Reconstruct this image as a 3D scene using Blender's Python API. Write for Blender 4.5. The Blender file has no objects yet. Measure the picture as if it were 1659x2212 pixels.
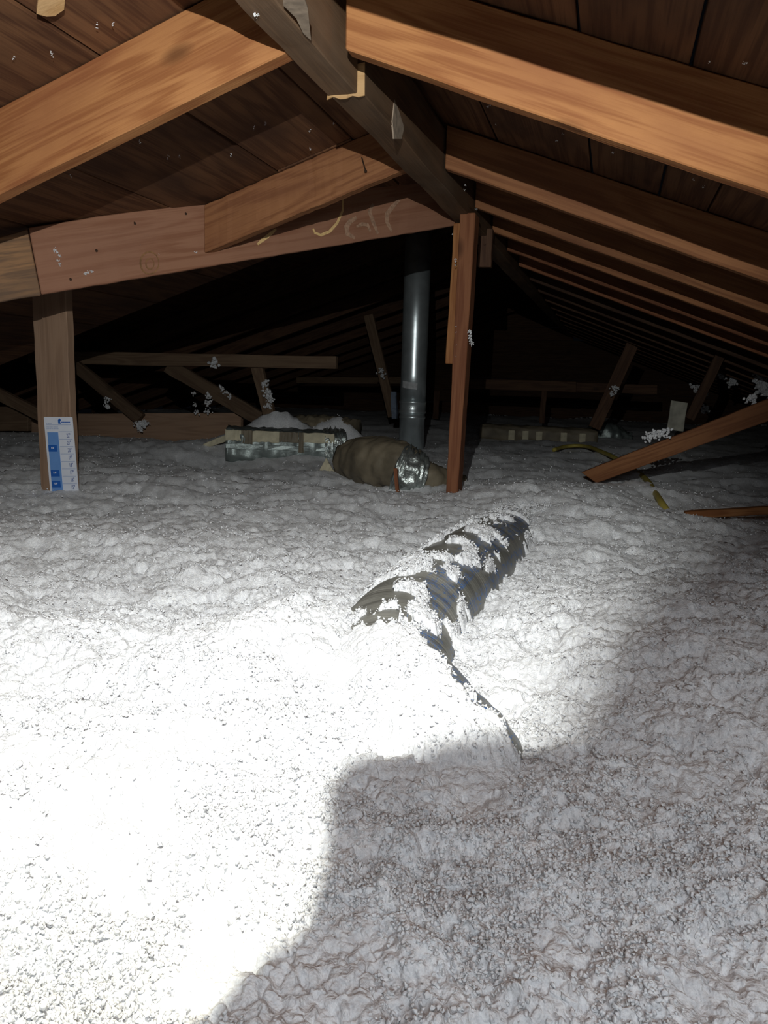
import bpy, bmesh, math, random
import numpy as np
from mathutils import Vector, Matrix
from math import radians, sin, cos, pi, sqrt, exp, atan2
random.seed(7)
S = bpy.context.scene
COL = S.collection

# ------------------------------------------------------------------ camera
F_PX, W_PX, H_PX = 1661.0, 1659, 2212
TH, PITCH, ROLL = radians(16.0), radians(9.6), radians(1.7)
FWD = Vector((-sin(TH)*cos(PITCH), cos(TH)*cos(PITCH), -sin(PITCH)))
_r = Vector((cos(TH), sin(TH), 0)); _u = _r.cross(FWD)
RGT = _r*cos(ROLL) + _u*sin(ROLL)
UPV = -_r*sin(ROLL) + _u*cos(ROLL)
cd = bpy.data.cameras.new('camera'); cam = bpy.data.objects.new('camera', cd); COL.objects.link(cam)
cd.sensor_fit = 'VERTICAL'; cd.sensor_height = 36.0; cd.sensor_width = 27.0
cd.lens = 36.0*F_PX/H_PX
cd.clip_start = 0.01; cd.clip_end = 100
M = Matrix((RGT, UPV, -FWD)).transposed().to_4x4()
cam.matrix_world = M
S.camera = cam

# ------------------------------------------------------------------ world, lights, exposure
w = bpy.data.worlds.new('attic_dark'); S.world = w; w.use_nodes = True
w.node_tree.nodes['Background'].inputs[0].default_value = (0.6, 0.7, 1.0, 1)
w.node_tree.nodes['Background'].inputs[1].default_value = 0.0012
S.view_settings.view_transform = 'Standard'; S.view_settings.look = 'None'
S.view_settings.gamma = 1; S.view_settings.use_curve_mapping = False
S.view_settings.exposure = 0.5

def lamp(name, kind, loc, target, energy, color, size=0.03, angle=160, blend=0.6, sy=None):
    l = bpy.data.lights.new(name, kind); l.energy = energy; l.color = color
    o = bpy.data.objects.new(name, l); COL.objects.link(o); o.location = loc
    o.rotation_euler = (Vector(target)-Vector(loc)).to_track_quat('-Z', 'Y').to_euler()
    if kind == 'AREA':
        l.shape = 'RECTANGLE'; l.size = size; l.size_y = sy or size
    else:
        l.shadow_soft_size = size
    if kind == 'SPOT': l.spot_size = radians(angle); l.spot_blend = blend
    return o
LP = Vector((-0.13, 0.15, 0.375))
lamp('headlamp_beam', 'SPOT', LP, (-1.3, 2.9, -0.12), 46.0, (0.80, 0.87, 1.0), 0.0025, 158, 1.0)
lamp('headlamp_spill', 'SPOT', LP, (-0.1, 2.0, 0.2), 27.0, (1.0, 0.95, 0.66), 0.0025, 170, 0.4)
# added soft fill, no real source, behind and beside the camera
lamp('soft_fill', 'AREA', (0.35, -0.35, 0.42), (0.25, 0.9, -0.7), 10.5, (0.88, 0.95, 1.0), 0.7, sy=0.45)

# ------------------------------------------------------------------ pixel rays (photo frame -> world)
def ray(x, y): return FWD + RGT*((x-829.5)/F_PX) - UPV*((y-1106)/F_PX)
def onY(x, y, Y): d = ray(x, y); return d*(Y/d.y)
def onX(x, y, X): d = ray(x, y); return d*(X/d.x)
def onZ(x, y, Z): d = ray(x, y); return d*(Z/d.z)
def onPl(x, y, p, n):
    d = ray(x, y); return d*(p.dot(n)/d.dot(n))

# ------------------------------------------------------------------ materials
def newmat(name):
    m = bpy.data.materials.new(name); m.use_nodes = True
    nt = m.node_tree; b = nt.nodes['Principled BSDF']; return m, nt, b
def N(nt, t, **kw):
    n = nt.nodes.new(t)
    for k, v in kw.items():
        if k in n.inputs: n.inputs[k].default_value = v
        else: setattr(n, k, v)
    return n
def ramp(nt, stops):
    r = nt.nodes.new('ShaderNodeValToRGB'); e = r.color_ramp.elements
    while len(e) < len(stops): e.new(0.5)
    for i, (p, c) in enumerate(stops):
        e[i].position = p; e[i].color = (*c, 1)
    return r
def mix(nt, a, b, f, mode='MIX'):
    m = nt.nodes.new('ShaderNodeMix'); m.data_type = 'RGBA'; m.blend_type = mode
    for s, v in ((m.inputs[0], f), (m.inputs[6], a), (m.inputs[7], b)):
        if hasattr(v, 'is_linked'): nt.links.new(v, s)
        elif isinstance(v, tuple): s.default_value = (*v, 1)
        else: s.default_value = v
    return m.outputs[2]

def wood(name, light, dark, stain, rough=0.75, ring=1.0, stain_amt=0.5):
    light, dark, stain = (tuple(c*k for c, k in zip(v, (0.70, 0.68, 0.72))) for v in (light, dark, stain))
    m, nt, b = newmat(name); L = nt.links.new
    tc = N(nt, 'ShaderNodeTexCoord'); oi = N(nt, 'ShaderNodeObjectInfo')
    add = N(nt, 'ShaderNodeVectorMath', operation='MULTIPLY_ADD')
    comb = N(nt, 'ShaderNodeCombineXYZ')
    for i in range(3): L(oi.outputs['Random'], comb.inputs[i])
    L(comb.outputs[0], add.inputs[0]); add.inputs[1].default_value = (13, 7, 5); L(tc.outputs['Object'], add.inputs[2])
    # long cathedral rings
    mp = N(nt, 'ShaderNodeMapping'); mp.inputs['Scale'].default_value = (0.9, 7, 9); L(add.outputs[0], mp.inputs[0])
    n1 = N(nt, 'ShaderNodeTexNoise', Scale=1.1, Detail=2.0); L(mp.outputs[0], n1.inputs['Vector'])
    wv = N(nt, 'ShaderNodeMath', operation='MULTIPLY'); L(n1.outputs[0], wv.inputs[0]); wv.inputs[1].default_value = 58*ring
    sn = N(nt, 'ShaderNodeMath', operation='SINE'); L(wv.outputs[0], sn.inputs[0])
    # fine streaks
    mp2 = N(nt, 'ShaderNodeMapping'); mp2.inputs['Scale'].default_value = (5, 190, 190); L(add.outputs[0], mp2.inputs[0])
    n2 = N(nt, 'ShaderNodeTexNoise', Scale=1.0, Detail=3.0); L(mp2.outputs[0], n2.inputs['Vector'])
    s = N(nt, 'ShaderNodeMath', operation='MULTIPLY_ADD'); L(sn.outputs[0], s.inputs[0]); s.inputs[1].default_value = 0.17; L(n2.outputs[0], s.inputs[2])
    r = ramp(nt, [(0.30, dark), (0.62, light)]); L(s.outputs[0], r.inputs[0])
    # broad stain patches
    n3 = N(nt, 'ShaderNodeTexNoise', Scale=4.0, Detail=5.0, Roughness=0.6)
    mp3 = N(nt, 'ShaderNodeMapping'); mp3.inputs['Scale'].default_value = (0.6, 1.6, 1.6); L(add.outputs[0], mp3.inputs[0]); L(mp3.outputs[0], n3.inputs['Vector'])
    r3 = ramp(nt, [(0.42, (0, 0, 0)), (0.68, (stain_amt,)*3)]); L(n3.outputs[0], r3.inputs[0])
    c = mix(nt, r.outputs[0], stain, r3.outputs[0])
    # knots
    vo = N(nt, 'ShaderNodeTexVoronoi', Scale=1.0); mp4 = N(nt, 'ShaderNodeMapping'); mp4.inputs['Scale'].default_value = (2.2, 5, 5)
    L(add.outputs[0], mp4.inputs[0]); L(mp4.outputs[0], vo.inputs['Vector'])
    r4 = ramp(nt, [(0.05, (0.8,)*3), (0.11, (0, 0, 0))]); L(vo.outputs['Distance'], r4.inputs[0])
    c = mix(nt, c, tuple(x*0.45 for x in dark), r4.outputs[0])
    hv = N(nt, 'ShaderNodeHueSaturation'); mr = N(nt, 'ShaderNodeMapRange'); L(oi.outputs['Random'], mr.inputs[0])
    mr.inputs[3].default_value = 0.80; mr.inputs[4].default_value = 1.22; L(mr.outputs[0], hv.inputs['Value']); L(c, hv.inputs['Color']); c = hv.outputs[0]
    L(c, b.inputs['Base Color']); b.inputs['Roughness'].default_value = rough
    b.inputs['Specular IOR Level'].default_value = 0.25
    bp = N(nt, 'ShaderNodeBump', Strength=0.35, Distance=0.002); L(s.outputs[0], bp.inputs['Height']); L(bp.outputs[0], b.inputs['Normal'])
    return m
W_ORANGE = wood('fir_orange', (0.47, 0.215, 0.075), (0.32, 0.125, 0.040), (0.25, 0.085, 0.035), stain_amt=0.5)
W_TAN = wood('fir_tan', (0.39, 0.175, 0.070), (0.28, 0.115, 0.045), (0.22, 0.085, 0.040), stain_amt=0.5)
W_RED = wood('fir_reddish', (0.36, 0.150, 0.065), (0.26, 0.095, 0.040), (0.20, 0.070, 0.035), stain_amt=0.5)
W_RIDGE = wood('fir_weathered', (0.24, 0.135, 0.065), (0.15, 0.085, 0.042), (0.30, 0.21, 0.13), stain_amt=0.6, ring=0.5)
W_SHEATH = wood('board_sheathing', (0.21, 0.098, 0.042), (0.115, 0.048, 0.021), (0.075, 0.034, 0.018), stain_amt=0.8, ring=0.8)
W_POST = wood('stud_brown', (0.42, 0.275, 0.17), (0.34, 0.215, 0.13), (0.36, 0.25, 0.17), stain_amt=0.5)
W_DARK = wood('fir_dimmed', (0.16, 0.085, 0.045), (0.10, 0.05, 0.028), (0.08, 0.04, 0.025))  # darker fir for dim framing and end wall: lack of light put into colour
W_STAIN = wood('fir_stained', (0.40, 0.22, 0.10), (0.22, 0.13, 0.07), (0.15, 0.10, 0.065), stain_amt=0.85)
W_BRACE = wood('fir_pinkish', (0.47, 0.235, 0.130), (0.37, 0.165, 0.085), (0.40, 0.20, 0.12), stain_amt=0.5, ring=0.6)
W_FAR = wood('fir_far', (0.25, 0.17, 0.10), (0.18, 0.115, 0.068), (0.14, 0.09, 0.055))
W_PALE = wood('fresh_splinter', (0.85, 0.55, 0.25), (0.7, 0.42, 0.17), (0.75, 0.5, 0.25))

def plain(name, col, rough=0.6, metal=0.0, noise=0.0, nscale=30, bump=0.0, bscale=80, spec=0.4, col2=None):
    m, nt, b = newmat(name); L = nt.links.new
    b.inputs['Base Color'].default_value = (*col, 1); b.inputs['Roughness'].default_value = rough
    b.inputs['Metallic'].default_value = metal; b.inputs['Specular IOR Level'].default_value = spec
    tc = N(nt, 'ShaderNodeTexCoord')
    if noise or col2:
        n = N(nt, 'ShaderNodeTexNoise', Scale=nscale, Detail=5.0); L(tc.outputs['Object'], n.inputs['Vector'])
        c2 = col2 or tuple(c*(1-noise) for c in col)
        r = ramp(nt, [(0.35, c2), (0.65, col)]); L(n.outputs[0], r.inputs[0]); L(r.outputs[0], b.inputs['Base Color'])
    if bump:
        n = N(nt, 'ShaderNodeTexNoise', Scale=bscale, Detail=5.0); L(tc.outputs['Object'], n.inputs['Vector'])
        bp = N(nt, 'ShaderNodeBump', Strength=bump, Distance=0.01); L(n.outputs[0], bp.inputs['Height']); L(bp.outputs[0], b.inputs['Normal'])
    return m
def ins_mat():
    m, nt, b = newmat('blown_fibreglass'); L = nt.links.new
    tc = N(nt, 'ShaderNodeTexCoord')
    n = N(nt, 'ShaderNodeTexNoise', Scale=14.0, Detail=6.0, Roughness=0.65); L(tc.outputs['Object'], n.inputs['Vector'])
    r = ramp(nt, [(0.32, (0.74, 0.74, 0.755)), (0.66, (0.92, 0.93, 0.95))]); L(n.outputs[0], r.inputs[0])
    ng = N(nt, 'ShaderNodeTexNoise', Scale=170.0, Detail=4.0, Roughness=0.7); L(tc.outputs['Object'], ng.inputs['Vector'])
    rg = ramp(nt, [(0.36, (0.80, 0.80, 0.81)), (0.58, (1, 1, 1))]); L(ng.outputs[0], rg.inputs[0])
    L(mix(nt, r.outputs[0], rg.outputs[0], 1.0, 'MULTIPLY'), b.inputs['Base Color'])
    b.inputs['Roughness'].default_value = 1.0; b.inputs['Specular IOR Level'].default_value = 0.05
    wn = N(nt, 'ShaderNodeTexNoise', Scale=120.0, Detail=3.0); L(tc.outputs['Object'], wn.inputs['Vector'])
    va = N(nt, 'ShaderNodeVectorMath', operation='MULTIPLY_ADD'); L(wn.outputs['Color'], va.inputs[0]); va.inputs[1].default_value = (0.012,)*3; L(tc.outputs['Object'], va.inputs[2])
    vo = N(nt, 'ShaderNodeTexVoronoi', Scale=210.0); L(va.outputs[0], vo.inputs['Vector'])
    n2 = N(nt, 'ShaderNodeTexNoise', Scale=420.0, Detail=3.0); L(tc.outputs['Object'], n2.inputs['Vector'])
    mm = N(nt, 'ShaderNodeMath', operation='MULTIPLY_ADD'); L(vo.outputs['Distance'], mm.inputs[0]); mm.inputs[1].default_value = -0.9; L(n2.outputs[0], mm.inputs[2])
    bp = N(nt, 'ShaderNodeBump', Strength=0.55, Distance=0.004); L(mm.outputs[0], bp.inputs['Height']); L(bp.outputs[0], b.inputs['Normal'])
    return m
M_INS = ins_mat()
M_INS.node_tree.nodes['Principled BSDF'].inputs['Subsurface Weight'].default_value = 1.0
M_INS.node_tree.nodes['Principled BSDF'].inputs['Subsurface Radius'].default_value = (1, 1, 1)
M_INS.node_tree.nodes['Principled BSDF'].inputs['Subsurface Scale'].default_value = 0.0012
M_GALV = plain('galvanised_steel', (0.68, 0.75, 0.77), 0.33, 0.78, noise=0.18, nscale=14, bump=0.05, bscale=20)
M_FOIL = plain('foil_tape', (0.50, 0.54, 0.52), 0.36, 0.85, noise=0.2, nscale=25, bump=1.0, bscale=22)
M_FOILD = plain('dull_foil_jacket', (0.27, 0.31, 0.30), 0.42, 0.55, noise=0.4, nscale=12, bump=0.6, bscale=14)
M_JACKET = plain('dusty_duct_jacket', (0.23, 0.19, 0.13), 0.6, 0.0, noise=0.45, nscale=9, bump=0.5, bscale=18)
M_STRAP = plain('cream_tape', (0.62, 0.56, 0.40), 0.7, noise=0.25, nscale=30)
M_PAPER = plain('printed_card', (0.80, 0.83, 0.92), 0.5, noise=0.05, nscale=15)
M_BLUE = plain('print_light_blue', (0.16, 0.34, 0.72), 0.5, noise=0.05)
M_DBLUE = plain('print_dark_blue', (0.02, 0.13, 0.50), 0.5, noise=0.05)
M_INK = plain('print_ink', (0.12, 0.17, 0.38), 0.6, noise=0.05)
M_PALEINK = plain('print_pale', (0.42, 0.50, 0.70), 0.6, noise=0.05)
M_WHITE = plain('print_white', (0.85, 0.9, 1.0), 0.5, noise=0.03)
M_YEL = plain('yellow_cable_jacket', (0.52, 0.42, 0.09), 0.5, noise=0.25, nscale=20, bump=0.1)
M_CHALK = plain('chalk', (0.42, 0.25, 0.16), 0.9, noise=0.4, nscale=120)
M_CHALKY = plain('yellow_crayon', (0.75, 0.50, 0.22), 0.9, noise=0.2, nscale=120)
M_NAIL = plain('rusty_nail', (0.10, 0.06, 0.04), 0.6, 0.6, noise=0.3)
M_PLASTER = plain('drywall', (0.6, 0.6, 0.58), 0.9, noise=0.1, nscale=4)
M_BLOCK = plain('pale_block', (0.50, 0.48, 0.40), 0.8, noise=0.35, nscale=18, bump=0.2)
M_BLACK = plain('black_plastic', (0.03, 0.03, 0.035), 0.5, noise=0.1)
M_STAKE = plain('blue_grey_plastic', (0.16, 0.20, 0.27), 0.5, noise=0.2)

# foreground flexible duct: grey plastic jacket with broken blue print running along it
def duct_mat():
    m, nt, b = newmat('grey_flex_jacket'); L = nt.links.new
    uv = N(nt, 'ShaderNodeTexCoord')
    sep = N(nt, 'ShaderNodeSeparateXYZ'); L(uv.outputs['UV'], sep.inputs[0])
    def band(c0, wd):
        a = N(nt, 'ShaderNodeMath', operation='SUBTRACT'); L(sep.outputs[0], a.inputs[0]); a.inputs[1].default_value = c0
        a2 = N(nt, 'ShaderNodeMath', operation='ABSOLUTE'); L(a.outputs[0], a2.inputs[0])
        a3 = N(nt, 'ShaderNodeMath', operation='LESS_THAN'); L(a2.outputs[0], a3.inputs[0]); a3.inputs[1].default_value = wd
        return a3.outputs[0]
    mp = N(nt, 'ShaderNodeMapping'); mp.inputs['Scale'].default_value = (26, 105, 1); L(uv.outputs['UV'], mp.inputs[0])
    br = N(nt, 'ShaderNodeTexBrick'); br.inputs['Scale'].default_value = 1.0
    br.inputs['Color1'].default_value = (1, 1, 1, 1); br.inputs['Color2'].default_value = (0.1,)*3+(1,); br.inputs['Mortar'].default_value = (0, 0, 0, 1)
    br.inputs['Mortar Size'].default_value = 0.05; L(mp.outputs[0], br.inputs['Vector'])
    n = N(nt, 'ShaderNodeTexNoise', Scale=70.0, Detail=2.0); L(uv.outputs['UV'], n.inputs['Vector'])
    gt = N(nt, 'ShaderNodeMath', operation='GREATER_THAN'); L(n.outputs[0], gt.inputs[0]); gt.inputs[1].default_value = 0.47
    m1 = N(nt, 'ShaderNodeMath', operation='MAXIMUM'); L(band(0.335, 0.05), m1.inputs[0]); L(band(0.44, 0.02), m1.inputs[1])
    m2 = N(nt, 'ShaderNodeMath', operation='MULTIPLY'); L(m1.outputs[0], m2.inputs[0]); L(gt.outputs[0], m2.inputs[1])
    m3 = N(nt, 'ShaderNodeMath', operation='MULTIPLY'); L(m2.outputs[0], m3.inputs[0]); L(br.outputs[0], m3.inputs[1])
    n3 = N(nt, 'ShaderNodeTexNoise', Scale=9.0, Detail=4.0); L(uv.outputs['Object'], n3.inputs['Vector'])
    rr = ramp(nt, [(0.35, (0.13, 0.127, 0.112)), (0.7, (0.235, 0.228, 0.205))]); L(n3.outputs[0], rr.inputs[0])
    c = mix(nt, rr.outputs[0], (0.03, 0.12, 0.36), m3.outputs[0]); L(c, b.inputs['Base Color'])
    mpb = N(nt, 'ShaderNodeMapping'); mpb.inputs['Scale'].default_value = (3, 260, 1); L(uv.outputs['UV'], mpb.inputs[0])
    nb = N(nt, 'ShaderNodeTexNoise', Scale=1.0, Detail=4.0); L(mpb.outputs[0], nb.inputs['Vector'])
    bp = N(nt, 'ShaderNodeBump', Strength=0.6, Distance=0.004); L(nb.outputs[0], bp.inputs['Height']); L(bp.outputs[0], b.inputs['Normal'])
    b.inputs['Roughness'].default_value = 0.42; b.inputs['Specular IOR Level'].default_value = 0.5
    return m
M_FLEX = duct_mat()

# ------------------------------------------------------------------ helpers
def tag(o, label=None, cat=None, group=None, kind=None):
    if label: o['label'] = label
    if cat: o['category'] = cat
    if group: o['group'] = group
    if kind: o['kind'] = kind
    return o
def link(name, me, mat, parent=None, smooth=False):
    o = bpy.data.objects.new(name, me); COL.objects.link(o)
    if mat and not me.materials: me.materials.append(mat)
    if smooth:
        for p in me.polygons: p.use_smooth = True
    if parent:
        o.parent = parent; o.matrix_parent_inverse = parent.matrix_world.inverted()
    return o
def empty(name, loc):
    o = bpy.data.objects.new(name, None); COL.objects.link(o); o.location = loc
    o.matrix_world = Matrix.Translation(loc); return o
def beam(name, a0, a1, b1, b0, t, mat, parent=None, seg=20, jit=0.0012, bev=0.0025):
    """board: front face a0-a1 (lower edge), b0-b1 (upper edge); t = thickness vector away from the viewer"""
    a0, a1, b0, b1, t = map(Vector, (a0, a1, b0, b1, t))
    ex = (a1-a0).normalized(); ey = t.normalized(); ey = (ey - ex*ey.dot(ex)).normalized(); ez = ex.cross(ey)
    if ez.dot(b0-a0) < 0: ez = -ez; ey = -ey
    R = Matrix((ex, ey, ez)).transposed(); Ri = R.inverted()
    rnd = random.Random(int(abs(a0.x*917+a0.y*331+a1.z*577)*10))
    V = []; Fc = []
    for i in range(seg+1):
        s = i/seg
        lo = a0.lerp(a1, s); hi = b0.lerp(b1, s)
        lo = lo + Vector([rnd.uniform(-jit, jit) for _ in range(3)]); hi = hi + Vector([rnd.uniform(-jit, jit) for _ in range(3)])
        for p in (lo, hi, hi+t, lo+t): V.append(Ri @ (p-a0))
    for i in range(seg):
        k = 4*i
        for j in range(4): Fc.append((k+j, k+(j+1) % 4, k+4+(j+1) % 4, k+4+j))
    Fc.append((3, 2, 1, 0)); k = 4*seg; Fc.append((k, k+1, k+2, k+3))
    me = bpy.data.meshes.new(name); me.from_pydata(V, [], Fc)
    bm = bmesh.new(); bm.from_mesh(me); bmesh.ops.recalc_face_normals(bm, faces=bm.faces)
    if bev:
        es = [e for e in bm.edges if len(e.link_faces) == 2 and e.calc_face_angle(0) > 0.9]
        bmesh.ops.bevel(bm, geom=es, offset=bev, segments=1, affect='EDGES')
    bm.to_mesh(me); bm.free()
    o = bpy.data.objects.new(name, me); COL.objects.link(o); me.materials.append(mat)
    mw = Matrix.Translation(a0) @ R.to_4x4()
    if parent: o.parent = parent; o.matrix_parent_inverse = parent.matrix_world.inverted()
    o.matrix_world = mw
    if parent: o.matrix_basis = mw
    return o
def tube(name, pts, rad, mat, parent=None, nseg=14, sub=4, rfun=None, flat=1.0, uv=False, wrap=None):
    """smooth swept tube through pts"""
    P = [Vector(p) for p in pts]; Q = []
    for i in range(len(P)-1):
        p0 = P[max(i-1, 0)]; p1 = P[i]; p2 = P[i+1]; p3 = P[min(i+2, len(P)-1)]
        for k in range(sub):
            s = k/sub
            Q.append(0.5*((2*p1)+(-p0+p2)*s+(2*p0-5*p1+4*p2-p3)*s*s+(-p0+3*p1-3*p2+p3)*s**3))
    Q.append(P[-1]); n = len(Q); V = []; Fc = []
    for i, q in enumerate(Q):
        t = (Q[min(i+1, n-1)]-Q[max(i-1, 0)]).normalized()
        side = t.cross(Vector((0, 0, 1)))
        if side.length < 1e-3: side = Vector((1, 0, 0))
        side.normalize(); up = side.cross(t)
        for j in range(nseg):
            a = 2*pi*j/nseg; r = rad
            if rfun: r = rfun(i/(n-1), a)
            V.append(q + side*cos(a)*r + up*sin(a)*r*flat)
    for i in range(n-1):
        for j in range(nseg):
            Fc.append((i*nseg+j, i*nseg+(j+1) % nseg, (i+1)*nseg+(j+1) % nseg, (i+1)*nseg+j))
    nf = len(Fc)
    Fc.append(tuple(range(nseg))[::-1]); Fc.append(tuple(range((n-1)*nseg, n*nseg)))
    me = bpy.data.meshes.new(name); me.from_pydata(V, [], Fc)
    if uv:
        ul = me.uv_layers.new(name='UVMap')
        for pi_, p in enumerate(me.polygons):
            if pi_ >= nf: continue
            i, j = divmod(pi_, nseg)
            co = [(j/nseg, i/n), ((j+1)/nseg, i/n), ((j+1)/nseg, (i+1)/n), (j/nseg, (i+1)/n)]
            for li, c in zip(p.loop_indices, co): ul.data[li].uv = c
    return link(name, me, mat, parent, smooth=True)

# ------------------------------------------------------------------ roof geometry
XL, XR = -0.63, -0.54
def zL(x): return 0.770 + 0.337*(x-XL)         # underside of the left sheathing
RISE = 0.55; YV = 3.12
def zL2(x): return zL(x)+RISE
def zR(x): return 0.780 - 0.362*(x-XR)         # underside of the right sheathing
Y0, Y1 = -0.7, 11.2
ceiling = empty('ceiling', (-0.585, 3, 0.8)); ceiling['kind'] = 'structure'
rp = random.Random(3)
def plank(xa, xb, ya, yb, zf, nseg=10):
    g = 0.0035
    sx = 1 if xb > xa else -1
    za, zb = zf(xa+g*sx), zf(xb-g*sx)
    off = rp.uniform(0.0, 0.004)
    beam('plank', (xa+g*sx, ya, za+off), (xa+g*sx, yb, za+off), (xb-g*sx, yb, zb+off), (xb-g*sx, ya, zb+off), (0, 0, 0.019), W_SHEATH, ceiling, seg=nseg, jit=0.001, bev=0.0015)
xs = [-0.60, -0.80, -1.045, -1.377, -1.68, -1.98, -2.28, -2.58, -2.88, -3.18, -3.48, -3.78]
for i in range(len(xs)-1):
    ys = [Y0, rp.choice([1.1, 2.32]), YV]
    for a, b in zip(ys[:-1], ys[1:]): plank(xs[i], xs[i+1], a+0.002, b-0.002, zL)
# behind the slanting brace the roof lifts to the higher section the flue pipe runs through
xs = [-0.63]+[-0.95-0.32*i_ for i_ in range(16)]
for i in range(len(xs)-1):
    ys = [YV, rp.choice([5.2, 5.9]), 8.2, Y1]
    for a, b in zip(ys[:-1], ys[1:]): plank(xs[i], xs[i+1], a+0.002, b-0.002, zL2)
for i_ in range(3):
    beam('plank', (-0.634, YV, 0.775+0.18*i_), (-0.634, Y1, 0.775+0.18*i_), (-0.634, Y1, 0.95+0.18*i_), (-0.634, YV, 0.95+0.18*i_), (0.019, 0, 0), W_SHEATH, ceiling, seg=8)
xs = [-0.57, -0.385, -0.102, 0.09, 0.225, 0.42, 0.62, 0.86, 1.1, 1.35, 1.6, 1.85, 2.1, 2.35, 2.6, 2.85]
for i in range(len(xs)-1):
    ys = [Y0, rp.choice([1.1, 2.9]), rp.choice([4.7, 5.9]), 8.0, Y1]
    for a, b in zip(ys[:-1], ys[1:]): plank(xs[i], xs[i+1], a+0.002, b-0.002, zR)

# ridge boards
rb = beam('ridge_beam', (-0.630, Y0, 0.598), (-0.630, 1.66, 0.600), (-0.630, 1.66, 0.768), (-0.630, Y0, 0.768), (0.067, 0, 0), W_RIDGE, seg=30, jit=0.002)
tag(rb, 'near weathered ridge beam ending in a splice above the first rafters', 'beam', 'ridge beams')
rb2 = beam('ridge_beam', (-0.622, 1.665, 0.598), (-0.626, Y1, 0.690), (-0.626, Y1, 0.770), (-0.622, 1.665, 0.768), (0.074, 0, 0), W_RIDGE, seg=60, jit=0.002)
tag(rb2, 'far grey-brown ridge beam running back from the splice, pale smudge on its side', 'beam', 'ridge beams')
# bright torn end of the far ridge board
sp = beam('torn_end', (-0.630, 1.662, 0.594), (-0.5475, 1.662, 0.594), (-0.5475, 1.662, 0.66), (-0.630, 1.662, 0.63), (0, 0.003, 0), W_PALE, rb2, seg=6, jit=0.003, bev=0); sp['label'] = 'pale freshly torn end grain'

# rafters
def rafterL(Y, zb, xend=-3.75, dep=None, label='', mat=W_ORANGE, group='left rafters', x0=XL):
    b = lambda x: zb + 0.340*(x-XL)
    tt = lambda x: zL(x)-0.001
    o = beam('rafter', (x0, Y, b(x0)), (xend, Y, b(xend)), (xend, Y, tt(xend)), (x0, Y, tt(x0)), (0, 0.038, 0), mat, seg=40)
    return tag(o, label, 'rafter', group)
def rafterR(Y, zb, slope=0.366, xend=2.8, label='', mat=W_ORANGE, group='right rafters'):
    b = lambda x: zb - slope*(x-XR)
    tt = lambda x: zR(x)-0.001
    o = beam('rafter', (XR, Y, b(XR)), (xend, Y, b(xend)), (xend, Y, tt(xend)), (XR, Y, tt(XR)), (0, 0.038, 0), mat, seg=40)
    return tag(o, label, 'rafter', group)
LR1 = rafterL(1.445, 0.603, label='bright orange left rafter nearest the camera, upper left of the photo')
LR2 = rafterL(2.329, 0.624, xend=-1.30, label='second left rafter, its lower end lapped on the slanting brace, bent nail near the ridge', mat=W_TAN)
lab = ['nearest right rafter, wide and brightly lit, in front of all the others',
       'second right rafter, dark upper half and bright lower edge',
       'third right rafter, knotted with pale scraped patches on its edge',
       'fourth right rafter, thin lit edge below the knotted one',
       'fifth right rafter, next behind the fourth one',
       'sixth right rafter, faintly lit edge']
YR = [1.515, 2.453, 2.994, 3.43, 3.93, 4.42]
ZB = [0.629, 0.652, 0.653, 0.648, 0.652, 0.652]
RR = [rafterR(Y, z, label=l, mat=m, slope=s) for Y, z, l, m, s in zip(YR, ZB, lab, [W_ORANGE, W_TAN, W_TAN, W_TAN, W_RED, W_RED], [0.376, 0.366, 0.366, 0.362, 0.362, 0.362])]
# a rafter over the photographer's head, out of frame, whose shadow lies on the first right rafter
o = rafterR(0.80, 0.616, xend=2.2, label='rafter directly above the photographer, out of the frame', group='rafters overhead')
ORD = ['first', 'second', 'third', 'fourth', 'fifth', 'sixth', 'seventh', 'eighth', 'ninth', 'tenth']
for i in range(10):
    Y = 5.0+0.6*i
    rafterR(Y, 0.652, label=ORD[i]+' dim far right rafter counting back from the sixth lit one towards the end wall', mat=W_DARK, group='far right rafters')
for i in range(8):
    Y = 5.3+0.72*i
    b_ = lambda x: 0.630+RISE+0.340*(x-XL)
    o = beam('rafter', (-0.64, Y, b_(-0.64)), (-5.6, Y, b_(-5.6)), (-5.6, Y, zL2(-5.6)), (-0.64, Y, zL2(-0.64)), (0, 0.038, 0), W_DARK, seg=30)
    tag(o, ORD[i]+' dim far left rafter counting back, high in the dark behind the flue pipe', 'rafter', 'far left rafters')
for i in range(0):
    rafterL(Y, 0.630, label='far left rafter, one of the dim row behind the slanting brace', mat=W_RED, group='far left rafters')

# nails
def nail(p, q, parent, r=0.0022):
    p, q = Vector(p), Vector(q); d = (q-p).normalized()
    V = []; n = 6; side = d.orthogonal().normalized(); up = d.cross(side)
    for c, rr in ((p, r), (q-d*0.002, r), (q-d*0.002, r*2.2), (q, r*2.2)):
        for j in range(n): V.append(c+side*cos(2*pi*j/n)*rr+up*sin(2*pi*j/n)*rr)
    Fc = [(i*n+j, i*n+(j+1) % n, (i+1)*n+(j+1) % n, (i+1)*n+j) for i in range(3) for j in range(n)]
    Fc += [tuple(range(n))[::-1], tuple(range(3*n, 4*n))]
    me = bpy.data.meshes.new('nail'); me.from_pydata(V, [], Fc)
    return link('nail', me, M_NAIL, parent)
Yf = 2.329
a = onY(779, 334, Yf); nail(a+Vector((0, 0.005, 0)), onY(790, 370, Yf-0.02), LR2)
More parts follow.
